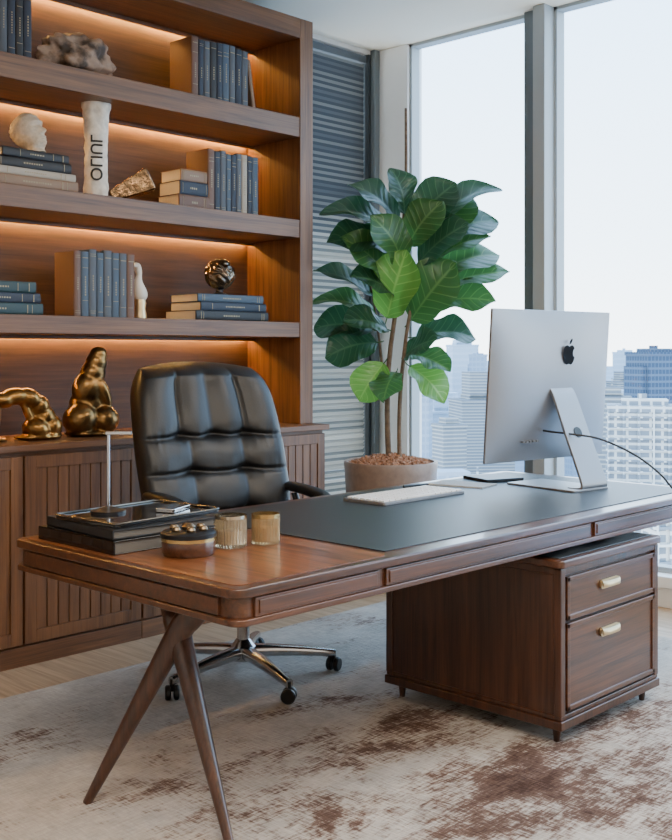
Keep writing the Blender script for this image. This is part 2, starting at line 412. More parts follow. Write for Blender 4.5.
for j in range(71):
    t = j/70; f, bk_x, w_ = lerp(FX, t), lerp(BX_, t), max(0.001, lerp(WY, t)); cx = (f+bk_x)/2; ax_ = (f-bk_x)/2; ring = []
    for i in range(64):
        q = 2*pi*i/64; x = cx+ax_*cos(q); y = w_*sin(q)
        if cos(q) > 0:
            G = lambda t0, s0, y0, sy: exp(-((t-t0)/s0)**2)*exp(-((abs(y)-y0)/sy)**2)
            x += 0.026*exp(-(max(0, t-0.40)/0.11)**2-(max(0, 0.40-t)/0.025)**2)*exp(-(y/0.011)**2)
            x += 0.010*G(.66, .035, .018, .024)-0.018*G(.575, .035, .024, .012)+0.008*G(.575, .016, .024, .008)
            x += 0.011*G(.305, .016, 0, .018)+0.009*G(.255, .014, 0, .015)+0.012*G(.18, .03, 0, .02)-0.005*G(.28, .006, 0, .02)
            x -= 0.006*G(.42, .05, .035, .014)
        if cos(q) < -0.1 or t > 0.82:
            x += 0.0018*sin(t*70)*(1 if t < .97 else 0)
        ring.append((x, y, 0.215*t))
    rows.append(ring)
b = B(); rg_ = [[b.verts.new(p) for p in r] for r in rows]
for k in range(70):
    for i in range(64): b.faces.new((rg_[k][i], rg_[k][(i+1) % 64], rg_[k+1][(i+1) % 64], rg_[k+1][i]))
b.faces.new(list(reversed(rg_[0]))); b.faces.new(rg_[-1])
bmesh.ops.transform(b, matrix=Matrix.Rotation(radians(-22), 4, 'Y'), verts=b.verts[:])
mz = min(v.co.z for v in b.verts)
for v in b.verts: v.co.z = max(v.co.z-mz, 0.016)-0.016
tag(obj('stone_bust', b, stone, None, (2.62, 4.40, ZHEAD), (0, 0, radians(-68)), ang=80), 'pale carved stone head tilted back on a stack of books', 'sculpture')
def rockobj(name, rad, mat, loc, label, cat, seed, amp=0.25, fr=2.2):
    b = B(); bmesh.ops.create_icosphere(b, subdivisions=5, radius=1.0)
    for v in b.verts:
        p = v.co.copy()
        d = 1+amp*noise.noise(p*fr+Vector((seed, 0, 0)))+amp*0.5*noise.noise(p*fr*2.7+Vector((0, seed, 0)))
        v.co = Vector((p.x*rad[0]*d, p.y*rad[1]*d, p.z*rad[2]*d))
    mz = min(v.co.z for v in b.verts)
    for v in b.verts: v.co.z = max(v.co.z-mz, rad[2]*0.18)-rad[2]*0.18
    return tag(obj(name, b, mat, None, loc, ang=60), label, cat)
rockobj('fossil_rock', (0.19, 0.10, 0.105), rockM, (2.83, 4.43, 2.66), 'rough dark brown veined driftwood rock', 'rock', 5.7, 0.38, 1.6)
col = thing('carved_column', 'white stone column ornament with dark incised letters', 'ornament', (2.93, 4.40, 2.09))
b = B()
prof = [(0.060, 0)]+[(0.060-0.006*sin(pi*i/26)+0.010*max(0, (i-20)/6), 0.46*i/26) for i in range(1, 27)]+[(0.05, 0.472), (0.0, 0.476)]
lathe(b, prof, seg=40)
for v in b.verts:
    if v.co.z > 0.01: v.co += Vector((noise.noise(v.co*26), noise.noise(v.co*26+Vector((5, 0, 0))), (0.6 if v.co.z > 0.44 else 0)*noise.noise(v.co*40)*2))*0.008
obj('column_body', b, M('chipped_plaster', C(214,206,192), 0.85, bump=0.8, bscale=30, var=0.2), col, ang=60)
ink = M('letter_ink', C(48,44,40), 0.8)
cu = bpy.data.curves.new('lettering', 'FONT'); cu.body = 'OLIUL'; cu.size = 0.080; cu.extrude = 0.003; cu.offset = 0.0004; cu.align_x = 'CENTER'; cu.align_y = 'CENTER'
tx = bpy.data.objects.new('tmp_text', cu); COL.objects.link(tx)
bpy.context.view_layer.update()
me = bpy.data.meshes.new_from_object(tx.evaluated_get(bpy.context.evaluated_depsgraph_get()))
bpy.data.objects.remove(tx)
me.materials.clear(); me.materials.append(ink)
lt = bpy.data.objects.new('lettering', me); COL.objects.link(lt); lt.parent = col
for v in me.vertices:
    x, y, z = v.co; a = y/0.060; v.co = ((0.0605+z)*sin(a), -(0.0605+z)*cos(a), x)
lt.location = (0, 0, 0.19); lt.rotation_euler = (0, 0, radians(-34))
# tilted metal block
hs = thing('angular_block', 'tilted angular bronze block with polished recessed face', 'ornament', (3.12, 4.38, 2.09))
RB = Matrix.Rotation(radians(-30), 4, 'Z') @ Matrix.Rotation(radians(-26), 4, 'Y')
b = B(); vs = bx(b, -0.11, 0.10, -0.065, 0.065, -0.058, 0.058)
for v in vs:
    if v.co.x < 0: v.co.z *= 0.5; v.co.y *= 0.6
bmesh.ops.transform(b, matrix=RB, verts=b.verts[:])
mz = min(v.co.z for v in b.verts); bmesh.ops.translate(b, verts=b.verts[:], vec=(0, 0, -mz))
obj('block_body', b, M('block_bronze', C(138,112,84), 0.12, 1.0, bump=0.7, bscale=22, var=0.6, bdist=0.02), hs, bev=0.008)
b = B(); bx(b, 0.099, 0.104, -0.048, 0.048, -0.042, 0.042)
bmesh.ops.transform(b, matrix=Matrix.Translation((0, 0, -mz)) @ RB, verts=b.verts[:])
obj('inset_face', b, M('polished_inset', C(216,206,190), 0.12, 0.8), hs, bev=0.003)
# bird figurine
bd = thing('bird_figurine', 'slender white and gold bird figurine', 'figurine', (3.20, 4.42, 1.52))
b = B(); lathe(b, [(0.036, 0), (0.036, 0.02), (0.03, 0.05), (0.034, 0.08), (0.028, 0.1), (0.0, 0.105)], seg=24); obj('base', b, brass, bd)
b = B(); tube(b, smooth_path([(0.01, 0, 0.09), (0, 0, 0.13), (-0.01, 0, 0.18), (-0.005, 0, 0.23), (-0.02, 0, 0.265), (-0.05, -0.01, 0.262)], 5),
   [0.02, 0.026, 0.032, 0.036, 0.038, 0.038, 0.036, 0.034, 0.031, 0.028, 0.025, 0.021, 0.018, 0.016, 0.015, 0.016, 0.017, 0.018, 0.019, 0.02, 0.019, 0.016, 0.012, 0.008, 0.004, 0.002], 18)
obj('bird_body', b, M('bird_white', C(214,206,192), 0.4), bd)
# dark orb
go = thing('orb_ornament', 'dark reflective swirled orb on a small base on books', 'ornament', (3.73, 4.43, ZG))
b = B(); lathe(b, [(0.042, 0), (0.045, 0.006), (0.02, 0.016), (0.018, 0.030), (0.03, 0.040)], seg=28); obj('base', b, dark, go)
b = B(); bmesh.ops.create_icosphere(b, subdivisions=5, radius=0.080)
for v in b.verts:
    n_ = v.co.normalized(); v.co += n_*0.005*sin(10*noise.noise(n_*1.5))
bmesh.ops.translate(b, verts=b.verts[:], vec=(0, 0, 0.114))
obj('orb', b, M('orb_smoke', C(120,98,72), 0.14, 0.8, bscale=9, var=0.85, sharp=0.15, coat=1.0), go, ang=180)
# bronze sculptures on the worktop
blob('bronze_sculpture', [((-0.19, 0, 0.10), (0.032, 0.036, 0.10), (0, 8, 0)), ((-0.15, 0, 0.185), (0.06, 0.05, 0.036), (0, 10, 0)), ((-0.085, 0, 0.200), (0.07, 0.056, 0.040), (0, -4, 0)), ((-0.02, 0, 0.190), (0.065, 0.062, 0.046), (0, 20, 0)),
  ((0.03, 0, 0.155), (0.052, 0.060, 0.052), (0, 45, 0)), ((0.055, 0, 0.100), (0.06, 0.06, 0.06)), ((0.085, -0.01, 0.06), (0.060, 0.062, 0.052)), ((0.01, -0.02, 0.05), (0.065, 0.065, 0.048), (0, 20, 0)),
  ((0.035, 0, 0.014), (0.12, 0.08, 0.017)), ((-0.03, -0.02, 0.12), (0.018, 0.02, 0.075), (0, -28, 0)), ((-0.18, 0, 0.012), (0.055, 0.05, 0.014))],
  0.006, bronze, (2.56, 4.36, CT), 'golden bronze abstract reclining figure on rounded base', 'sculpture', (0, 0, 0), 4)
blob('bronze_sculpture', [((0, 0, 0.015), (0.125, 0.09, 0.018)), ((-0.055, -0.02, 0.085), (0.085, 0.08, 0.075), (0, -15, 0)), ((0.060, -0.02, 0.080), (0.075, 0.078, 0.068), (0, 12, 0)), ((0.0, 0.02, 0.15), (0.095, 0.075, 0.085)),
  ((-0.01, 0, 0.225), (0.078, 0.064, 0.085), (0, 14, 0)), ((0.012, 0, 0.295), (0.062, 0.052, 0.065), (0, 20, 0)), ((0.030, 0, 0.350), (0.052, 0.046, 0.055), (0, 25, 0)), ((0.040, 0, 0.390), (0.042, 0.040, 0.036)),
  ((0.055, -0.03, 0.21), (0.030, 0.036, 0.085), (0, -22, 0))],
  0.006, darkbronze, (2.87, 4.36, CT), 'smooth bulbous gold and dark bronze abstract form', 'sculpture', (0, 0, radians(-15)), 6)

# ---------------------------------------------------------------- desk
DX0, DX1, DY0, DY1, DZ = 1.735, 4.43, 1.995, 3.075, 0.765
dk = thing('desk', 'long mahogany writing desk with dark leather inlay and splayed legs', 'desk', (3.09, 2.52, RZ))
def edge_slab(b, off, z0, z1, r=0.04):
    prism(b, rrect(DX0+off, DX1-off, DY0+off, DY1-off, r), z0, z1)
b = B(); edge_slab(b, 0, 0.738, DZ); obj('tabletop', b, dskX, dk, world=True, bev=0.006, seg=3)
b = B(); prism(b, rrect(DX0+0.03, 2.345, DY0+0.035, DY1-0.03, 0.03), DZ, DZ+0.0015); obj('veneer_panel', b, dskY, dk, world=True)
b = B(); prism(b, rrect(2.372, DX1-0.06, DY0+0.075, DY1-0.055, 0.004), DZ, DZ+0.003); obj('leather_inlay', b, inlayM, dk, world=True, bev=0.001, label='dark slate leather writing surface')
b = B(); edge_slab(b, 0.014, 0.684, 0.738); edge_slab(b, 0.002, 0.668, 0.686); obj('apron', b, dskX, dk, world=True, bev=0.004)
for xa, xb in ((1.80, 2.27), (2.30, 3.42), (3.45, 4.35)):
    b = B(); bx(b, xa, xb, DY0+0.004, DY0+0.02, 0.687, 0.736); bx(b, xa+0.012, xb-0.012, DY0, DY0+0.008, 0.695, 0.729)
    d = obj('drawer', b, dskX, dk, world=True, bev=0.002)
b = B(); bx(b, DX0+0.004, DX0+0.02, DY0+0.08, DY1-0.08, 0.690, 0.733); obj('end_panel', b, dskX, dk, world=True, bev=0.002)
for mx in (0, 1):
    f = (lambda x: x) if not mx else (lambda x: 6.16-x)
    A = [(f(2.0), 2.40, 0.674), (f(1.97), 2.47, 0.58), (f(1.94), 2.515, 0.50), (f(1.79), 2.735, RZ)]
    Bp = [(f(2.0), 2.62, 0.674), (f(1.975), 2.55, 0.58), (f(1.955), 2.495, 0.50), (f(1.915), 2.235, RZ)]
    for P in (A, Bp):
        b = B(); pts = smooth_path(P, 6)
        rads = [0.013+0.022*min(1, p.z/0.5) + (0.012*max(0, (p.z-0.5)/0.17)) for p in pts]
        tube(b, pts, rads, 20); obj('leg', b, dskZ, dk, world=True)

# pedestal
PX0, PX1, PY0, PY1 = 3.145, 3.85, 1.95, 2.745
pd = thing('drawer_pedestal', 'mahogany two-drawer pedestal with brass pulls under the desk', 'drawer unit', ((PX0+PX1)/2, (PY0+PY1)/2, RZ))
b = B()
bx(b, PX0+0.012, PX1-0.012, PY0+0.02, PY1-0.012, 0.075, 0.625)
for xa in (PX0+0.004, PX1-0.034):
    for ya in (PY0+0.004, PY1-0.034): bx(b, xa, xa+0.03, ya, ya+0.03, 0.11, 0.615)
bx(b, PX0, PX1, PY0, PY1, 0.066, 0.098); bx(b, PX0+0.006, PX1-0.006, PY0+0.006, PY1-0.006, 0.098, 0.115)
bx(b, PX0+0.006, PX1-0.006, PY0+0.006, PY1-0.006, 0.592, 0.618)
obj('body', b, dskZ, pd, world=True, bev=0.004)
b = B(); prism(b, rrect(PX0-0.008, PX1+0.008, PY0-0.008, PY1, 0.02), 0.618, 0.646); obj('top', b, dskX, pd, world=True, bev=0.006, seg=3)
b = B(); prism(b, rrect(PX0+0.02, PX1-0.02, PY0+0.02, PY1-0.03, 0.01), 0.646, 0.650); obj('leather_pad', b, inlayM, pd, world=True, bev=0.002, label='dark leather pad on the pedestal top')
for z0, z1, hz in ((0.435, 0.585, 0.525), (0.125, 0.425, 0.355)):
    b = B(); xa, xb = PX0+0.04, PX1-0.04
    bx(b, xa, xb, PY0+0.006, PY0+0.02, z0, z1)
    for (p, q, r, s) in ((xa, xb, z0, z0+0.018), (xa, xb, z1-0.018, z1), (xa, xa+0.018, z0, z1), (xb-0.018, xb, z0, z1)):
        bx(b, p, q, PY0, PY0+0.01, r, s)
    d = obj('drawer', b, dskX, pd, world=True, bev=0.0025)
    b = B(); cxh = (PX0+PX1)/2-0.03; hl = 0.064
    vs = prism(b, rrect(-hl, hl, -0.016, 0.016, 0.012), PY0-0.003, PY0+0.004)
    for v in vs: v.co = Vector((v.co.x+cxh, v.co.z, v.co.y+hz))
    prof_ = [(0.000, 0.014), (-0.010, 0.013), (-0.017, 0.008), (-0.020, 0.0), (-0.019, -0.009), (-0.016, -0.009), (-0.016, 0.0), (-0.013, 0.006), (-0.008, 0.009), (0.0, 0.010)]
    rr_ = []
    for i in range(13):
        u = -1+2*i/12; k_ = max(0.25, (1-abs(u)**4))**0.5
        rr_.append([b.verts.new((cxh+u*(hl-0.004), PY0-0.001+p*k_, hz+q)) for p, q in prof_])
    for i in range(12):
        for k in range(len(prof_)): b.faces.new((rr_[i][k], rr_[i][(k+1) % 10], rr_[i+1][(k+1) % 10], rr_[i+1][k]))
    b.faces.new(rr_[0]); b.faces.new(list(reversed(rr_[-1])))
    bmesh.ops.translate(b, verts=b.verts[:], vec=-pd.location)
    obj('handle', b, brass, d, ang=50, label='pale brushed brass pull handle')
for xa in (PX0+0.05, PX1-0.05):
    for ya in (PY0+0.05, PY1-0.05):
        b = B(); tube(b, [(xa, ya, RZ), (xa, ya, 0.07)], [0.010, 0.018], 16); obj('foot', b, dskZ, pd, world=True)

# ---------------------------------------------------------------- office chair
ch = thing('office_chair', 'black tufted leather executive swivel chair on a chrome star base', 'chair', (2.93, 3.33, RZ), radians(-13))
def padloft(rows):
    b = B(); rings = [[b.verts.new(p) for p in r] for r in rows]; n = len(rings[0])
    for k in range(len(rings)-1):
        for i in range(n): b.faces.new((rings[k][i], rings[k][(i+1) % n], rings[k+1][(i+1) % n], rings[k+1][i]))
    b.faces.new(list(reversed(rings[0]))); b.faces.new(rings[-1]); return b
HS = [0.0, 0.21, 0.415, 0.60]
VT = [-1.0, -0.44, 0.02, 0.46, 1.0]
VB = [-1.0, -0.34, 0.38, 1.0]
rows = []; NV = 150; NS = 110
def crease(d, wdt): return exp(-(d/wdt)**2)
for j in range(NV+1):
    v = j/NV
    z = 0.50+0.80*v
    yc = 0.235+0.20*v+0.07*v*v
    hw = 0.318+0.030*sin(pi*min(1, v*1.02))
    if v > 0.78: hw *= 1-0.15*((v-0.78)/0.22)**2.3
    endf = min(1, (1-v)/0.08) if v > 0.92 else min(1, (v+0.02)/0.06)
    th = 0.070*sqrt(max(0.02, 1-(1-endf)**2.2))
    tb = min(1, max(0, (v-0.585)/0.03)); tb = tb*tb*(3-2*tb)   # blend lower tufts -> upper channels
    ring = []
    for i in range(NS+1):
        s = -cos(pi*i/NS); s = math.copysign(abs(s)**0.85, s); x = hw*s
        e = max(0, 1-abs(s)**5)**0.5
        hcr = 0.0; dm = 0.0
        for h_ in HS[1:]:
            bt = (VB[1:-1] if h_ < 0.59 else VT[1:-1])
            near = max(exp(-((s-c_)/0.16)**2) for c_ in bt)
            hh = h_+0.010*near-0.004
            hcr = max(hcr, (0.45+0.45*near)*(0.55*crease(v-hh, 0.014)+0.45*crease(v-hh, 0.05)))
            for c_ in bt: dm = max(dm, exp(-((v-h_-0.006)/0.022)**2-((s-c_)/0.07)**2))
        def vcreases(cs, f_):
            r_ = 0
            for c_ in cs[1:-1]: r_ = max(r_, f_*(crease(s-c_, 0.024)*0.5+0.5*crease(s-c_, 0.12)))
            return r_
        fade = min(1, (1.0-v)/0.10)*0.85+0.15
        vcr = (1-tb)*vcreases(VB, 0.55)+tb*vcreases(VT, 0.95*fade)
        pf = 0.060*(1-0.75*min(1, hcr))*(1-0.55*min(1, vcr))-0.012*dm
        for h_ in HS[1:]:   # short gathers running into each fold
            pf += 0.0022*noise.noise(Vector((x*60, v*7, h_*20)))*exp(-(abs(v-h_)/0.05)**1.5)*2
        pf += 0.004*noise.noise(Vector((x*8, z*9, 3)))
        pf *= e*min(1, endf+0.1)
        y = yc-th*e-pf-0.075*abs(s)**2.6
        ring.append((x, y, z-0.020*s*s*(v**6)*1.5))
    for i in range(1, NS):
        s = cos(pi*i/NS); x = hw*s; e = sqrt(max(0, 1-abs(s)**4))
        ring.append((x, yc+th*0.6*e-0.05*abs(s)**2.6, z-0.020*s*s*(v**6)*1.5))
    rows.append(ring)
obj('backrest', padloft(rows), blackL, ch, ang=80)
rows = []
for j in range(41):
    v = j/40; y = -0.28+0.54*v; endf = min(1, min(v, 1-v)/0.12+0.05)
    th = 0.06*sqrt(max(0.03, 1-(1-min(1, endf))**2)); hw = 0.27; ring = []
    for i in range(33):
        s = -cos(pi*i/32); e = sqrt(max(0, 1-abs(s)**5)); pf = 0.03*abs(sin(pi*3*(s*0.94+1)/2))**0.5*abs(sin(pi*3*v))**0.5
        ring.append((hw*s, y, 0.53+th*e+pf*e))
    for i in range(1, 32):
        s = cos(pi*i/32); e = sqrt(max(0, 1-abs(s)**5)); ring.append((hw*s, y, 0.53-th*e))
    rows.append(ring)
obj('seat', padloft(rows), blackL, ch, ang=80)
for s in (-1, 1):
    rows = []
    y0_ = -0.16 if s > 0 else -0.20
    for j in range(21):
        v = j/20; y = y0_+(0.25-y0_)*v; k = sqrt(max(0.03, 1-(2*v-1)**6))
        zc = 0.728+0.010*sin(pi*v)+0.02*v
        rows.append([(s*0.325+0.034*k*math.copysign(abs(cos(a))**0.7, cos(a)), y, zc+0.020*k*math.copysign(abs(sin(a))**0.7, sin(a))) for a in [2*pi*q/20 for q in range(20)]])
    ar = obj('armrest', padloft(rows), blackL, ch, ang=70)
    b = B(); tube(b, smooth_path([(s*0.325, -0.09, 0.720), (s*0.34, -0.11, 0.62), (s*0.33, -0.06, 0.50), (s*0.2, 0.0, 0.465)], 6), 0.015, 12)
    tube(b, smooth_path([(s*0.325, 0.13, 0.725), (s*0.34, 0.10, 0.62), (s*0.33, 0.05, 0.50), (s*0.2, 0.0, 0.465)], 6), 0.015, 12)
    obj('arm_support', b, blackP, ch)
b = B(); bx(b, -0.13, 0.13, -0.12, 0.14, 0.44, 0.475); tube(b, [(0.1, 0, 0.455), (0.27, 0, 0.45)], 0.008); tube(b, smooth_path([(0, 0.1, 0.455), (0, 0.24, 0.46), (0, 0.29, 0.56)], 5), 0.022)
obj('seat_mechanism', b, blackP, ch, bev=0.006)
b = B(); lathe(b, [(0.026, 0.10), (0.026, 0.26), (0.018, 0.262), (0.018, 0.45)], seg=24); obj('gas_cylinder', b, chrome, ch)
b = B(); lathe(b, [(0.05, 0.075), (0.052, 0.13), (0.036, 0.15), (0.028, 0.16)], seg=30)
angs = [radians(-32.5+72*k+13) for k in range(5)]
for a in angs:
    d = Vector((cos(a), sin(a), 0)); n = Vector((-sin(a), cos(a), 0))
    rings = []
    for t in range(9):
        u = t/8; r = 0.03+0.36*u; zt = 0.135-0.045*u**1.5; hw = 0.030-0.014*u; hh = 0.028-0.012*u
        c = d*r; rings.append([b.verts.new(c+n*(hw*math.copysign(abs(cos(q))**0.7, cos(q)))+Vector((0, 0, zt-hh+hh*math.copysign(abs(sin(q))**0.7, sin(q))))) for q in [2*pi*w/14 for w in range(14)]])
    for k in range(8):
        for i in range(14): b.faces.new((rings[k][i], rings[k][(i+1) % 14], rings[k+1][(i+1) % 14], rings[k+1][i]))
    b.faces.new(rings[0]); b.faces.new(rings[-1])
obj('star_base', b, chrome, ch)
for a in angs:
    c = Vector((cos(a), sin(a), 0))*0.385
    b = B()
    for s in (-1, 1):
        pr = [(0.0, -0.011), (0.024, -0.011), (0.029, -0.006), (0.029, 0.006), (0.024, 0.011), (0, 0.011)]
        b2 = B(); lathe(b2, pr, seg=22); bmesh.ops.transform(b2, matrix=Matrix.Translation((c.x, c.y, 0.029)) @ Matrix.Rotation(a+0.9, 4, 'Z') @ Matrix.Translation((0, s*0.016, 0)) @ Matrix.Rotation(pi/2, 4, 'X'), verts=b2.verts[:])
        tmp = bpy.data.meshes.new('t'); b2.to_mesh(tmp); b2.free(); b.from_mesh(tmp); bpy.data.meshes.remove(tmp)
    tube(b, [(c.x, c.y, 0.035), (c.x, c.y, 0.082)], 0.009, 12)
    obj('caster', b, blackP, ch)

# ---------------------------------------------------------------- desktop computer
mo = thing('desktop_computer', 'silver all-in-one computer seen from its back on the desk', 'computer', (4.06, 2.60, DZ+0.003), radians(-8))
W, H0, H1 = 0.78, 0.115, 0.77
b = B()
N = 26; MV = 20
front = []; back = []
for j in range(MV+1):
    fr_, bk_ = [], []
    for i in range(N+1):
        u = -1+2*i/N; v = -1+2*j/MV
        x = W/2*u; z = (H0+H1)/2+(H1-H0)/2*v
        bulge = 0.006+0.045*(max(0, 1-u*u)**0.8)*(max(0, 1-v*v)**0.8)
        fr_.append(b.verts.new((x, 0.006, z))); bk_.append(b.verts.new((x, -bulge, z)))
    front.append(fr_); back.append(bk_)
for j in range(MV):
    for i in range(N):
        b.faces.new((front[j][i], front[j][i+1], front[j+1][i+1], front[j+1][i]))
        b.faces.new((back[j][i], back[j+1][i], back[j+1][i+1], back[j][i+1]))
for i in range(N):
    b.faces.new((front[0][i], back[0][i], back[0][i+1], front[0][i+1])); b.faces.new((front[MV][i], front[MV][i+1], back[MV][i+1], back[MV][i]))
for j in range(MV):
    b.faces.new((front[j][0], front[j+1][0], back[j+1][0], back[j][0])); b.faces.new((front[j][N], back[j][N], back[j+1][N], front[j+1][N]))
TILT = Matrix.Translation((0, 0, H0)) @ Matrix.Rotation(radians(4), 4, 'X') @ Matrix.Translation((0, 0, -H0))
bmesh.ops.transform(b, matrix=TILT, verts=b.verts[:])
obj('housing', b, silver, mo, bev=0.003, ang=50)
b = B(); bx(b, -W/2+0.006, W/2-0.006, 0.006, 0.009, H0+0.09, H1-0.006); bmesh.ops.transform(b, matrix=TILT, verts=b.verts[:]); obj('screen', b, M('black_glass', C(10,10,12), 0.08), mo)
sx = 0.022
b = B()
NK = smooth_path([(0, -0.045, 0.44), (0, -0.085, 0.40), (0, -0.155, 0.24), (0, -0.225, 0.085), (0, -0.250, 0.022), (0, -0.230, 0.006), (0, -0.18, 0.005)], 6)
rr_ = []
for i, p in enumerate(NK):
    t_ = (NK[min(i+1, len(NK)-1)]-NK[max(i-1, 0)]).normalized(); nn = Vector((0, -t_.z, t_.y))
    wdt = 0.072+0.018*(i/len(NK)); hh = 0.0065 if i > 1 else 0.009
    rr_.append([b.verts.new((sx+sg*wdt, p.y+nn.y*k_*hh, max(0.0, p.z+nn.z*k_*hh))) for sg, k_ in ((-1, -1), (1, -1), (1, 1), (-1, 1))])
for i in range(len(rr_)-1):
    for k in range(4): b.faces.new((rr_[i][k], rr_[i][(k+1) % 4], rr_[i+1][(k+1) % 4], rr_[i+1][k]))
b.faces.new(rr_[0]); b.faces.new(rr_[-1])
obj('stand_neck', b, silver, mo, bev=0.002, ang=50)
b = B(); prism(b, rrect(sx-0.145, sx+0.094, -0.256, 0.12, 0.012), 0.0, 0.008)
obj('stand_foot', b, silver, mo, bev=0.002)
b = B(); lathe(b, [(0.0, 0), (0.024, 0), (0.024, 0.003), (0.0, 0.003)], seg=28)
bmesh.ops.transform(b, matrix=Matrix.Translation((sx, -0.1625, 0.240)) @ Matrix.Rotation(radians(66), 4, 'X'), verts=b.verts[:])
obj('cable_opening', b, blackP, mo)
app = [(0,.30),(.10,.36),(.24,.38),(.36,.32),(.42,.24),(.33,.14),(.30,.02),(.34,-.10),(.46,-.19),(.40,-.34),(.28,-.48),(.16,-.52),(0,-.47),(-.16,-.52),(-.28,-.47),(-.42,-.25),(-.47,0),(-.43,.2),(-.33,.33),(-.2,.38),(-.08,.35)]
leaf_ = [(0,.42),(.02,.55),(.12,.66),(.22,.69),(.21,.58),(.12,.46)]
b = B()
def emb(pts): prism(b, [(p[0]*0.082, p[1]*0.095) for p in pts], 0, 0.002)
emb(app); emb(leaf_)
bmesh.ops.transform(b, matrix=TILT @ Matrix.Translation((0.060, -0.0505, 0.585)) @ Matrix.Rotation(pi/2, 4, 'X'), verts=b.verts[:])
obj('emblem', b, M('emblem_gloss', C(70,74,80), 0.1, 0.9), mo)
for i in range(5):
    b = B(); bx(b, -0.20+i*0.022, -0.186+i*0.022, -0.043, -0.03, H0+0.085, H0+0.093)
    bmesh.ops.transform(b, matrix=TILT, verts=b.verts[:]); obj('port', b, portM, mo)
b = B()
tube(b, smooth_path([(-0.07, -0.05, 0.245), (-0.07, -0.10, 0.242), (-0.03, -0.17, 0.235), (0.05, -0.26, 0.215), (0.12, -0.38, 0.155), (0.17, -0.47, 0.08), (0.20, -0.52, 0.015), (0.215, -0.56, 0.004), (0.24, -0.60, 0.004)], 8), 0.0045, 10)
obj('power_cable', b, blackP, mo)

# keyboard
kb = thing('keyboard', 'slim silver keyboard with white keys on the leather inlay', 'keyboard', (3.32, 2.785, DZ+0.003), radians(0))
b = B(); prism(b, rrect(-0.255, 0.255, -0.11, 0.11, 0.012), 0.0, 0.012); obj('body', b, kbgrey, kb, bev=0.002)
b = B(); kw = 0.0352
for r in range(6):
    for c in range(14):
        if r == 0 and 4 <= c <= 8:
            if c == 4: bx(b, -0.246+4*kw+0.003, -0.246+9*kw-0.003, -0.098, -0.072, 0.012, 0.018)
            continue
        bx(b, -0.246+c*kw+0.003, -0.246+(c+1)*kw-0.003, -0.098+r*0.033, -0.098+r*0.033+0.026, 0.012, 0.018)
obj('keys', b, whiteP, kb, bev=0.001)

# papers, notebook, pen
b = B(); bx(b, -0.08, 0.08, -0.13, 0.13, 0, 0.006)
tag(obj('paper_stack', b, M('paper_grey', C(186,188,188), 0.7), None, (3.80, 2.86, DZ+0.003), (0, 0, radians(12))), 'thin stack of pale grey papers beside the computer', 'paper')
b = B(); bx(b, -0.10, 0.10, -0.10, 0.10, 0, 0.014)
tag(obj('notebook', b, M('notebook_black', C(34,38,46), 0.4), None, (4.06, 2.88, DZ+0.003), (0, 0, radians(-20)), bev=0.003), 'dark notebook lying behind the computer', 'notebook')
b = B(); tube(b, [(-0.07, 0, 0.006), (0.06, 0, 0.006), (0.075, 0, 0.006)], [0.006, 0.006, 0.002], 12)
tag(obj('pen', b, blackP, None, (3.60, 2.96, DZ+0.003), (0, 0, radians(-10))), 'black pen lying on the leather inlay', 'pen')

# ---------------------------------------------------------------- desk items at the near end
T = DZ+0.0015
def bigbook(x0, x1, y0, y1, z0, z1, cov, lab, rot):
    cx, cy = (x0+x1)/2, (y0+y1)/2; hx, hy = (x1-x0)/2, (y1-y0)/2; h = z1-z0
    b = B(); bx(b, -hx, hx, -hy, hy, 0, 0.004); bx(b, -hx, hx, -hy, hy, h-0.004, h); bx(b, -hx, -hx+0.005, -hy, hy, 0, h)
    o = tag(obj('book', b, cov, None, (cx, cy, z0), (0, 0, radians(rot)), bev=0.0015), lab, 'book', 'large books on the desk')
    b = B(); bx(b, -hx+0.005, hx-0.008, -hy+0.006, hy-0.006, 0.004, h-0.004); obj('pages', b, M('pages_dark', C(96,92,86), 0.8, bump=0.3, bscale=200), o)
gl = M('glossy_black_cover', C(14,15,17), 0.16, coat=0.6)
bigbook(1.785, 2.17, 2.59, 3.0, T, T+0.040, gl, 'large glossy black book at the bottom of the desk stack', 0)
bigbook(1.805, 2.18, 2.60, 2.99, T+0.0405, T+0.068, covers['black'], 'large matt black book in the desk stack', -3)
tr = thing('display_tray', 'low smoked glass and metal tray on the black books', 'tray', (2.01, 2.79, T+0.0685), radians(4))
b = B(); prism(b, rrect(-0.20, 0.22, -0.15, 0.16, 0.02), 0, 0.010); obj('tray_base', b, M('tray_dark', C(40,40,42), 0.12, 0.5, coat=0.5), tr, bev=0.002)
b = B()
P = rrect(-0.20, 0.22, -0.15, 0.16, 0.02); tube(b, [(p[0], p[1], 0.013) for p in P]+[(P[0][0], P[0][1], 0.013)], 0.004, 8); obj('rim', b, M('gunmetal', C(110,108,104), 0.25, 0.95), tr)
TZ = T+0.0785
st = thing('metal_stand', 'slim polished metal stand with short top arm on the tray', 'stand', (1.95, 2.86, TZ))
b = B(); lathe(b, [(0.055, 0), (0.055, 0.008), (0.03, 0.014), (0.012, 0.02)], seg=32); obj('base', b, dark, st)
b = B(); tube(b, [(0, 0, 0.012), (0, 0, 0.253)], 0.0055, 14); obj('pole', b, chrome, st)
b = B(); vs = bx(b, -0.008, 0.075, -0.012, 0.012, 0.246, 0.258); bmesh.ops.rotate(b, verts=b.verts[:], cent=(0, 0, 0), matrix=Matrix.Rotation(radians(-46), 3, 'Z')); obj('arm', b, chrome, st, bev=0.003)
b = B(); prism(b, rrect(-0.06, 0.06, -0.035, 0.035, 0.01), 0, 0.014)
tag(obj('card_case', b, chrome, None, (2.12, 2.75, TZ), (0, 0, radians(25)), bev=0.003), 'flat polished metal case on the tray', 'case')
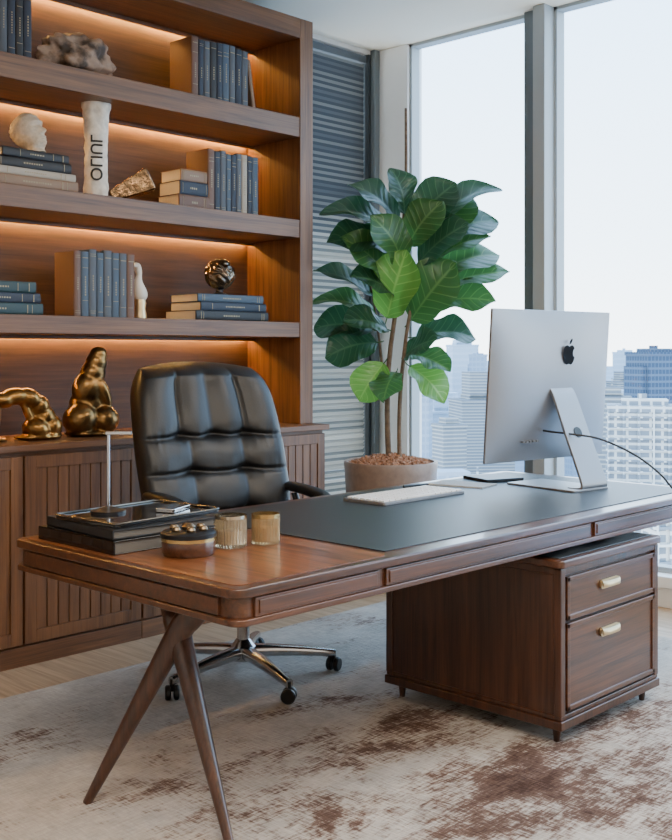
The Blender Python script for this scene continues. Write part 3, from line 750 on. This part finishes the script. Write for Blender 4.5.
# wooden jar
wj = thing('wooden_box', 'round wooden box with brass band and metal-capped lid', 'box', (1.95, 2.455, T))
b = B(); lathe(b, [(0.072, 0), (0.078, 0.01), (0.078, 0.045), (0.074, 0.052)], seg=44); obj('body', b, dskX, wj, bev=0.001)
b = B(); lathe(b, [(0.0795, 0.042), (0.0795, 0.052), (0.076, 0.052), (0.076, 0.042)], seg=44); obj('band', b, gilt, wj)
b = B(); lathe(b, [(0.081, 0.052), (0.081, 0.064), (0.072, 0.070), (0.0, 0.072)], seg=44); obj('lid', b, dark, wj)
b = B()
for i in range(6):
    a = i*pi/3; lathe(b, [(0.012, 0.070), (0.014, 0.076), (0.010, 0.083), (0, 0.086)], 0.045*cos(a), 0.045*sin(a), 0, 16)
lathe(b, [(0.018, 0.071), (0.02, 0.080), (0.012, 0.089), (0, 0.092)], seg=20)
obj('lid_ornament', b, M('pewter', C(120,104,82), 0.32, 0.9), wj)
# candle holders
rg = M('ribbed_glass', C(236,222,194), 0.07, 0.05, trans=0.85)
rg2 = M('ribbed_gold_glass', C(226,200,154), 0.09, 0.18, trans=0.75)
c1 = thing('candle_jar', 'finely ribbed champagne glass candle jar with metal rim', 'candle', (2.115, 2.46, T))
b = B(); lathe(b, [(0.044, 0), (0.047, 0.006), (0.047, 0.088), (0.042, 0.088), (0.041, 0.010), (0.0, 0.008)], seg=200, rib=0.035, ribn=28); obj('jar', b, rg, c1)
b = B(); lathe(b, [(0.0485, 0.086), (0.0485, 0.096), (0.044, 0.096), (0.044, 0.086)], seg=48); obj('rim', b, M('silver_rim', C(200,188,164), 0.2, 1.0), c1)
b = B(); lathe(b, [(0.037, 0.012), (0.037, 0.050), (0, 0.051)], seg=32); tube(b, [(0, 0, 0.05), (0.001, 0, 0.063)], 0.0012, 6); obj('wax', b, M('wax', C(214,198,170), 0.6), c1)
c2 = thing('candle_jar', 'smaller finely ribbed gold glass candle jar with rim', 'candle', (2.225, 2.425, T))
b = B(); lathe(b, [(0.040, 0), (0.042, 0.006), (0.042, 0.082), (0.038, 0.082), (0.037, 0.010), (0.0, 0.008)], seg=200, rib=0.035, ribn=26); obj('jar', b, rg2, c2)
b = B(); lathe(b, [(0.0435, 0.080), (0.0435, 0.092), (0.039, 0.092), (0.039, 0.080)], seg=48); obj('rim', b, gilt, c2)
b = B(); lathe(b, [(0.033, 0.012), (0.033, 0.050), (0, 0.051)], seg=32); tube(b, [(0, 0, 0.05), (0.001, 0, 0.063)], 0.0012, 6); obj('wax', b, M('wax_warm', C(190,158,116), 0.6), c2)

# ---------------------------------------------------------------- potted fiddle leaf fig
PCX, PCY = 4.72, 4.07
pl = thing('potted_fig_tree', 'leafy fiddle leaf fig in a wide brown planter by the window', 'potted plant', (PCX, PCY, 0))
b = B(); lathe(b, [(0.16, 0), (0.20, 0.02), (0.235, 0.20), (0.258, 0.45), (0.268, 0.66), (0.274, 0.715), (0.268, 0.725), (0.252, 0.722), (0.248, 0.66), (0.0, 0.65)], seg=64)
obj('pot', b, M('planter_taupe', C(142,118,102), 0.4, bump=0.2, bscale=30, var=0.12), pl, ang=50)
mulch = M('mulch', C(150,104,74), 0.9, bump=0.6, bscale=60, var=0.5)
b = B()
lathe(b, [(0.247, 0.66), (0.247, 0.70), (0.12, 0.735), (0.0, 0.75)], seg=40)
for i in range(560):
    a = random.uniform(0, 2*pi); r = 0.244*sqrt(random.random()); zz = 0.752-0.05*(r/0.24)**1.5
    s = random.uniform(0.010, 0.023)
    bmesh.ops.create_icosphere(b, subdivisions=1, radius=s, matrix=Matrix.Translation((r*cos(a), r*sin(a), zz)) @ Euler((random.random()*3, random.random()*3, 0)).to_matrix().to_4x4() @ Matrix.Diagonal((1.3, 0.8, 0.6, 1)))
o = obj('mulch', b, mulch, pl, ang=10)
o['kind'] = 'stuff'
RV = Vector((0.691, -0.723, 0)); TV = Vector((-0.723, -0.691, 0))
def pp(u, z, d=0): return RV*(u/100)+TV*(d/100)+Vector((0, 0, z/100))
bark = M('bark', C(110,92,74), 0.8, bump=0.6, bscale=40, var=0.3)
b = B()
stems = [smooth_path([pp(-1, 70), pp(-2, 100), pp(-1, 130, 2), pp(4, 170, 3), pp(7, 205, 0), pp(9, 235, -2), pp(9, 278, -3)], 6),
         smooth_path([pp(5, 70, 3), pp(5, 105, 4), pp(8, 140, 6), pp(13, 170, 5), pp(18, 192, 2), pp(24, 208, 0)], 6),
         smooth_path([pp(-2, 108), pp(-5, 130, -4), pp(-8, 155, -4), pp(-12, 176, -2)], 6)]
for s_, r0, r1 in zip(stems, (0.018, 0.014, 0.010), (0.008, 0.007, 0.006)):
    tube(b, s_, [r0+(r1-r0)*i/(len(s_)-1) for i in range(len(s_))], 12)
obj('trunk', b, bark, pl, ang=60)
def leafmat(name, c1, c2):
    m, nt, bs = newmat(name)
    uv = nt.nodes.new('ShaderNodeUVMap'); sp = nt.nodes.new('ShaderNodeSeparateXYZ'); nt.links.new(uv.outputs[0], sp.inputs[0])
    ab = nt.nodes.new('ShaderNodeMath'); ab.operation = 'ABSOLUTE'
    sb = nt.nodes.new('ShaderNodeMath'); sb.operation = 'SUBTRACT'; sb.inputs[1].default_value = 0.5
    nt.links.new(sp.outputs[0], sb.inputs[0]); nt.links.new(sb.outputs[0], ab.inputs[0])
    ma = nt.nodes.new('ShaderNodeMath'); ma.operation = 'MULTIPLY_ADD'; ma.inputs[1].default_value = -0.45
    nt.links.new(ab.outputs[0], ma.inputs[0]); nt.links.new(sp.outputs[1], ma.inputs[2])
    mu = nt.nodes.new('ShaderNodeMath'); mu.operation = 'MULTIPLY'; mu.inputs[1].default_value = 8.0; nt.links.new(ma.outputs[0], mu.inputs[0])
    pg = nt.nodes.new('ShaderNodeMath'); pg.operation = 'PINGPONG'; pg.inputs[1].default_value = 0.5; nt.links.new(mu.outputs[0], pg.inputs[0])
    d = nt.nodes.new('ShaderNodeMath'); d.operation = 'MULTIPLY'; d.inputs[1].default_value = 0.45; nt.links.new(pg.outputs[0], d.inputs[0])
    mn = nt.nodes.new('ShaderNodeMath'); mn.operation = 'MINIMUM'; nt.links.new(ab.outputs[0], mn.inputs[0]); nt.links.new(d.outputs[0], mn.inputs[1])
    cr = nt.nodes.new('ShaderNodeValToRGB'); e = cr.color_ramp.elements
    e[0].position = 0.004; e[0].color = c2; e[1].position = 0.04; e[1].color = c1
    nt.links.new(mn.outputs[0], cr.inputs['Fac']); nt.links.new(cr.outputs['Color'], bs.inputs['Base Color'])
    bp = nt.nodes.new('ShaderNodeBump'); bp.inputs['Strength'].default_value = 0.6; bp.inputs['Distance'].default_value = 0.012
    nt.links.new(mn.outputs[0], bp.inputs['Height']); nt.links.new(bp.outputs['Normal'], bs.inputs['Normal'])
    bs.inputs['Roughness'].default_value = 0.30
    tr = nt.nodes.new('ShaderNodeBsdfTranslucent'); tr.inputs['Color'].default_value = tuple(min(1, c*2.0) for c in c1[:3])+(1,)
    mx = nt.nodes.new('ShaderNodeMixShader'); mx.inputs[0].default_value = 0.35
    out = nt.nodes['Material Output']
    nt.links.new(bs.outputs[0], mx.inputs[1]); nt.links.new(tr.outputs[0], mx.inputs[2]); nt.links.new(mx.outputs[0], out.inputs[0])
    return m
lm = [leafmat('leaf_dark', C(36,68,44), C(78,108,74)), leafmat('leaf_mid', C(54,94,48), C(108,144,82)), leafmat('leaf_light', C(92,140,58), C(150,186,102))]
# base(u,z) tip(u,z) depth-at-tip colour facing (how much the blade turns to the room)
LV = [(8,208,-20,234,2,0,.5),(6,204,-36,220,6,0,.3),(5,196,-33,200,14,0,.55),(9,212,2,240,4,0,.5),(10,206,34,232,8,0,.45),(16,204,58,234,2,0,.35),(20,196,60,216,-6,0,.55),
 (20,186,54,202,10,1,.3),(12,184,40,206,16,0,.7),(20,170,66,182,2,1,.35),(18,176,60,196,-8,1,.3),(16,162,56,166,10,1,.5),(8,150,34,182,18,1,.9),(-4,150,8,190,18,2,1.0),
 (-6,166,-42,184,-4,0,.35),(-4,156,-42,168,-4,1,.25),(-5,148,-42,152,-4,0,.5),(-4,142,-36,136,10,0,.6),(-2,132,-18,110,12,2,.8),(8,136,32,126,14,1,.7),(10,144,46,148,6,0,.4),
 (8,130,30,110,6,2,.7),(0,176,-24,200,16,1,.6),(8,182,-6,212,16,1,.7),(5,168,-20,178,22,0,.6),
 (1,148,-24,154,20,0,.5),(-2,182,-18,208,-10,0,.6),(8,194,24,220,14,1,.6),(12,156,38,174,-10,2,.5),(4,126,-6,110,18,1,.7),(6,132,22,142,20,0,.6),(22,196,46,228,-8,1,.6)]
b = B(); uvl = b.loops.layers.uv.new('UVMap')
wpts = [(0, 0.02), (0.06, 0.14), (0.16, 0.24), (0.3, 0.275), (0.42, 0.30), (0.56, 0.35), (0.70, 0.36), (0.82, 0.30), (0.91, 0.19), (0.97, 0.08), (1.0, 0.005)]
def wprof(t):
    for (a, p), (c, q) in zip(wpts[:-1], wpts[1:]):
        if a <= t <= c: return p+(q-p)*(t-a)/(c-a)
    return 0.005
for (u0, z0, u1, z1, dd, mi, face) in LV:
    p0 = pp(u0, z0, dd*0.15); p1 = pp(u1, z1, dd+random.uniform(-4, 4))
    ax = (p1-p0); Ln = ax.length; ax.normalize()
    pet = 0.13; base = p0+ax*Ln*pet; L2 = Ln*(1-pet)*1.08
    hint = (Vector((0, 0, 0.7))+TV*(face*1.3)+RV*random.uniform(-0.6, 0.5))
    nrm = (hint-ax*hint.dot(ax)).normalized(); side = ax.cross(nrm).normalized()
    tube(b, [p0, p0+ax*Ln*pet*0.5-nrm*0.004, base+ax*0.01], 0.0035, 6, 1)
    NT, NW = 40, 12; grid = []; ph = random.uniform(0, 6); fq = random.uniform(9, 13)
    wf = random.uniform(0.95, 1.10)*(0.42/max(0.34, L2))**0.35; droop = random.uniform(0.02, 0.18); bend = random.uniform(-0.10, 0.10); tw = random.uniform(-0.2, 0.2)
    for i in range(NT+1):
        t = i/NT; w = wprof(t)*L2*wf; r_ = []
        for j in range(NW+1):
            s = -1+2*j/NW
            p = base+ax*(L2*t)+side*(w*s+bend*L2*t*t)+nrm*((0.24*abs(s)**1.4+tw*s*t)*w-droop*L2*t*t*t+0.07*L2*sin(pi*t)+0.014*sin(t*fq+ph+(s > 0)*1.9)*abs(s)**2.5*min(1, t*4))
            r_.append(b.verts.new(p))
        grid.append(r_)
    for i in range(NT):
        for j in range(NW):
            f = b.faces.new((grid[i][j], grid[i][j+1], grid[i+1][j+1], grid[i+1][j])); f.material_index = mi
            for l, (a, c) in zip(f.loops, ((i, j), (i, j+1), (i+1, j+1), (i+1, j))): l[uvl].uv = (c/NW, a/NT)
obj('foliage', b, lm, pl, ang=180)

# ---------------------------------------------------------------- city outside
def bmat(name, wall, win, sx, sz, fr=0.25):
    m, nt, b = newmat(name)
    tc = nt.nodes.new('ShaderNodeTexCoord')
    sp = nt.nodes.new('ShaderNodeSeparateXYZ'); nt.links.new(tc.outputs['Object'], sp.inputs[0])
    ad = nt.nodes.new('ShaderNodeMath'); ad.operation = 'ADD'; nt.links.new(sp.outputs[0], ad.inputs[0]); nt.links.new(sp.outputs[1], ad.inputs[1])
    def band(src, period, lim):
        q = nt.nodes.new('ShaderNodeMath'); q.operation = 'DIVIDE'; q.inputs[1].default_value = period; nt.links.new(src, q.inputs[0])
        f = nt.nodes.new('ShaderNodeMath'); f.operation = 'FRACT'; nt.links.new(q.outputs[0], f.inputs[0])
        g_ = nt.nodes.new('ShaderNodeMath'); g_.operation = 'GREATER_THAN'; g_.inputs[1].default_value = lim; nt.links.new(f.outputs[0], g_.inputs[0]); return g_.outputs[0]
    a = band(ad.outputs[0], sx, fr); c = band(sp.outputs[2], sz, 0.35)
    mu = nt.nodes.new('ShaderNodeMath'); mu.operation = 'MULTIPLY'; nt.links.new(a, mu.inputs[0]); nt.links.new(c, mu.inputs[1])
    mx = nt.nodes.new('ShaderNodeMix'); mx.data_type = 'RGBA'; mx.inputs['A'].default_value = wall; mx.inputs['B'].default_value = win
    nt.links.new(mu.outputs[0], mx.inputs['Factor']); nt.links.new(mx.outputs['Result'], b.inputs['Base Color'])
    b.inputs['Roughness'].default_value = 0.8; b.inputs['Specular IOR Level'].default_value = 0.1
    return m
bmats = {'blue': bmat('tower_blue_glass', C(88,102,120), C(62,78,98), 2.2, 3.4, 0.2),
 'blue2': bmat('tower_slate', C(126,136,146), C(98,110,122), 60, 2.0, 0.0),
 'white': bmat('tower_white_grid', C(196,196,194), C(120,128,136), 3.1, 2.0, 0.22),
 'haze': bmat('tower_painted_haze', C(146,160,176), C(133,149,167), 3, 4),  # aerial haze is painted into the pale colours of these towers
 'haze2': bmat('tower_far_painted_haze', C(170,183,197), C(161,176,191), 60, 5, 0.0),
 'haze3': bmat('tower_farthest_painted_haze', C(190,201,212), C(184,196,209), 8, 8),
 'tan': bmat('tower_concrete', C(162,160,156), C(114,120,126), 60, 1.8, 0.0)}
GZ = -150
placed = []
def tower(k, dep, width, wd, top, mat, lab, cap=True, force=True, balcony=False):
    X = dep*(0.723+0.691*k); Y = dep*(0.691-0.723*k)
    rad = 0.5*sqrt(width*width+wd*wd)+width*0.12+1
    if not force:
        for (x, y, r) in placed:
            if (x-X)**2+(y-Y)**2 < (r+rad)**2: return
    placed.append((X, Y, rad))
    b = B(); h = top-GZ
    bx(b, -width/2, width/2, -wd/2, wd/2, 0, h)
    if cap:
        bx(b, -width*0.32, width*0.3, -wd*0.3, wd*0.3, h, h+width*0.10); bx(b, -width/2-0.4, width/2+0.4, -wd/2-0.4, wd/2+0.4, h-1.4, h+0.4)
        bx(b, -width*0.1, width*0.02, -wd*0.1, wd*0.1, h+width*0.1, h+width*0.17)
    if balcony:   # stacked balcony slabs and piers
        zz = h-3
        while zz > h-70:
            bx(b, -width/2-0.7, width/2+0.7, -wd/2-0.7, wd/2+0.7, zz, zz+0.45); zz -= 3.0
        for q in range(6):
            xx = -width/2+width*q/5; bx(b, xx-0.25, xx+0.25, -wd/2-0.75, wd/2+0.75, h-70, h)
    if random.random() < 0.6:
        bx(b, -width*0.62, -width*0.1, -wd*0.4, wd*0.4, 0, h-width*random.uniform(0.3, 0.9))
    if random.random() < 0.4:
        bx(b, -width*0.3, width*0.25, -wd*0.3, wd*0.3, h, h+width*random.uniform(0.2, 0.6))
    if cap and random.random() < 0.4:
        bx(b, -0.25, 0.25, -0.25, 0.25, h, h+width*random.uniform(0.5, 0.9))
    o = obj('building', b, bmats[mat], None, (X, Y, GZ), (0, 0, radians(-46+random.choice([8, 20, -14]))))
    tag(o, lab, 'building', 'city buildings outside the windows')
tower(0.298, 560, 22, 20, 1.5, 'blue', 'blue glass high-rise tower')
tower(0.345, 640, 22, 24, 10, 'blue', 'blue glass high-rise tower')
tower(0.289, 300, 20, 14, -13.5, 'white', 'white apartment block with balconies and rooftop plant', True, True, True)
tower(0.258, 420, 14, 14, -16, 'tan', 'pale concrete office tower')
tower(0.318, 190, 12, 10, -26, 'white', 'white apartment block with balconies', True, True, True)
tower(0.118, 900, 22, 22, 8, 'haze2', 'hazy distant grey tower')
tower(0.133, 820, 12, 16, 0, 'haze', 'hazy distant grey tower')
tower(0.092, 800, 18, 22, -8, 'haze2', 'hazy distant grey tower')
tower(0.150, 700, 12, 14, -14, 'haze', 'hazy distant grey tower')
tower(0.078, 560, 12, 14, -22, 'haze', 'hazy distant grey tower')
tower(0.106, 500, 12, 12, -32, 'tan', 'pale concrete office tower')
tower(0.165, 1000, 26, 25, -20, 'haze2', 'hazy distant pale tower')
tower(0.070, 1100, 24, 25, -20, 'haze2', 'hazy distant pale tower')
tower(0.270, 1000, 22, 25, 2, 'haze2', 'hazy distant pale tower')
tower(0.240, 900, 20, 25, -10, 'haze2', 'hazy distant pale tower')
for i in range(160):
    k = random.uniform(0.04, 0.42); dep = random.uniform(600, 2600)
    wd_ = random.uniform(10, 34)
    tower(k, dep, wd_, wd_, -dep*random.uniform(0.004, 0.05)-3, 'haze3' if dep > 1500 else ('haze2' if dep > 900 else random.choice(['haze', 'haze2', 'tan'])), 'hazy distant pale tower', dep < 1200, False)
for i in range(50):
    k = random.uniform(0.05, 0.42); dep = random.uniform(200, 480)
    mt_ = random.choice(['white', 'tan', 'blue2', 'white', 'haze'])
    tower(k, dep, random.uniform(7, 15), 12, -dep*random.uniform(0.11, 0.24), mt_, 'lower city office block', True, False, mt_ == 'white')
b = B(); bx(b, 60, 6000, -4000, 6000, GZ-1, GZ)
struct(obj('ground', b, M('city_ground', C(166,178,190), 1.0, var=0.1, bscale=0.02)))  # pale blue-grey paints haze over the distant ground

# ---------------------------------------------------------------- world & lights
w = bpy.data.worlds.new('World'); S.world = w; w.use_nodes = True
nt = w.node_tree; bg = nt.nodes['Background']
tc = nt.nodes.new('ShaderNodeTexCoord'); sp = nt.nodes.new('ShaderNodeSeparateXYZ'); nt.links.new(tc.outputs['Generated'], sp.inputs[0])
cr = nt.nodes.new('ShaderNodeValToRGB'); e = cr.color_ramp.elements
e[0].position = 0.0; e[0].color = (0.92, 0.96, 0.98, 1); e[1].position = 0.36; e[1].color = (0.44, 0.67, 0.96, 1)
x = e.new(0.10); x.color = (0.72, 0.86, 0.98, 1)
nt.links.new(sp.outputs[2], cr.inputs['Fac']); nt.links.new(cr.outputs['Color'], bg.inputs['Color'])
bg.inputs['Strength'].default_value = 7.2
def area(name, loc, rot, sx, sy, pw, col):
    l = bpy.data.lights.new(name, 'AREA'); l.shape = 'RECTANGLE'; l.size = sx; l.size_y = sy; l.energy = pw; l.color = col
    o = bpy.data.objects.new(name, l); COL.objects.link(o); o.location = loc; o.rotation_euler = rot; return o
tag(area('fill_light', (0.6, 0.6, 3.30), (0, 0, 0), 1.6, 1.6, 110, (1.0, 0.87, 0.72)), 'unseen rectangular fill light added under the ceiling', 'fill light')  # unseen area lights added to brighten the camera side of the room
tag(area('fill_light', (2.2, -0.6, 3.30), (0, 0, 0), 1.4, 1.4, 85, (1.0, 0.87, 0.72)), 'unseen rectangular fill light added under the ceiling', 'fill light')
tag(area('fill_light', (4.0, 1.2, 3.30), (0, 0, 0), 0.9, 0.9, 50, (1.0, 0.87, 0.72)), 'unseen rectangular fill light added under the ceiling', 'fill light')

# ---------------------------------------------------------------- camera
a = radians(43.7)
cam = bpy.data.cameras.new('camera'); co = bpy.data.objects.new('camera', cam); COL.objects.link(co)
co.location = (0, 0, 1.35); co.rotation_euler = (pi/2, 0, a-pi/2)
cam.sensor_fit = 'VERTICAL'; cam.sensor_height = 36; cam.lens = 1070*36/840; cam.shift_y = -67/840
cam.clip_start = 0.05; cam.clip_end = 9000
S.camera = co
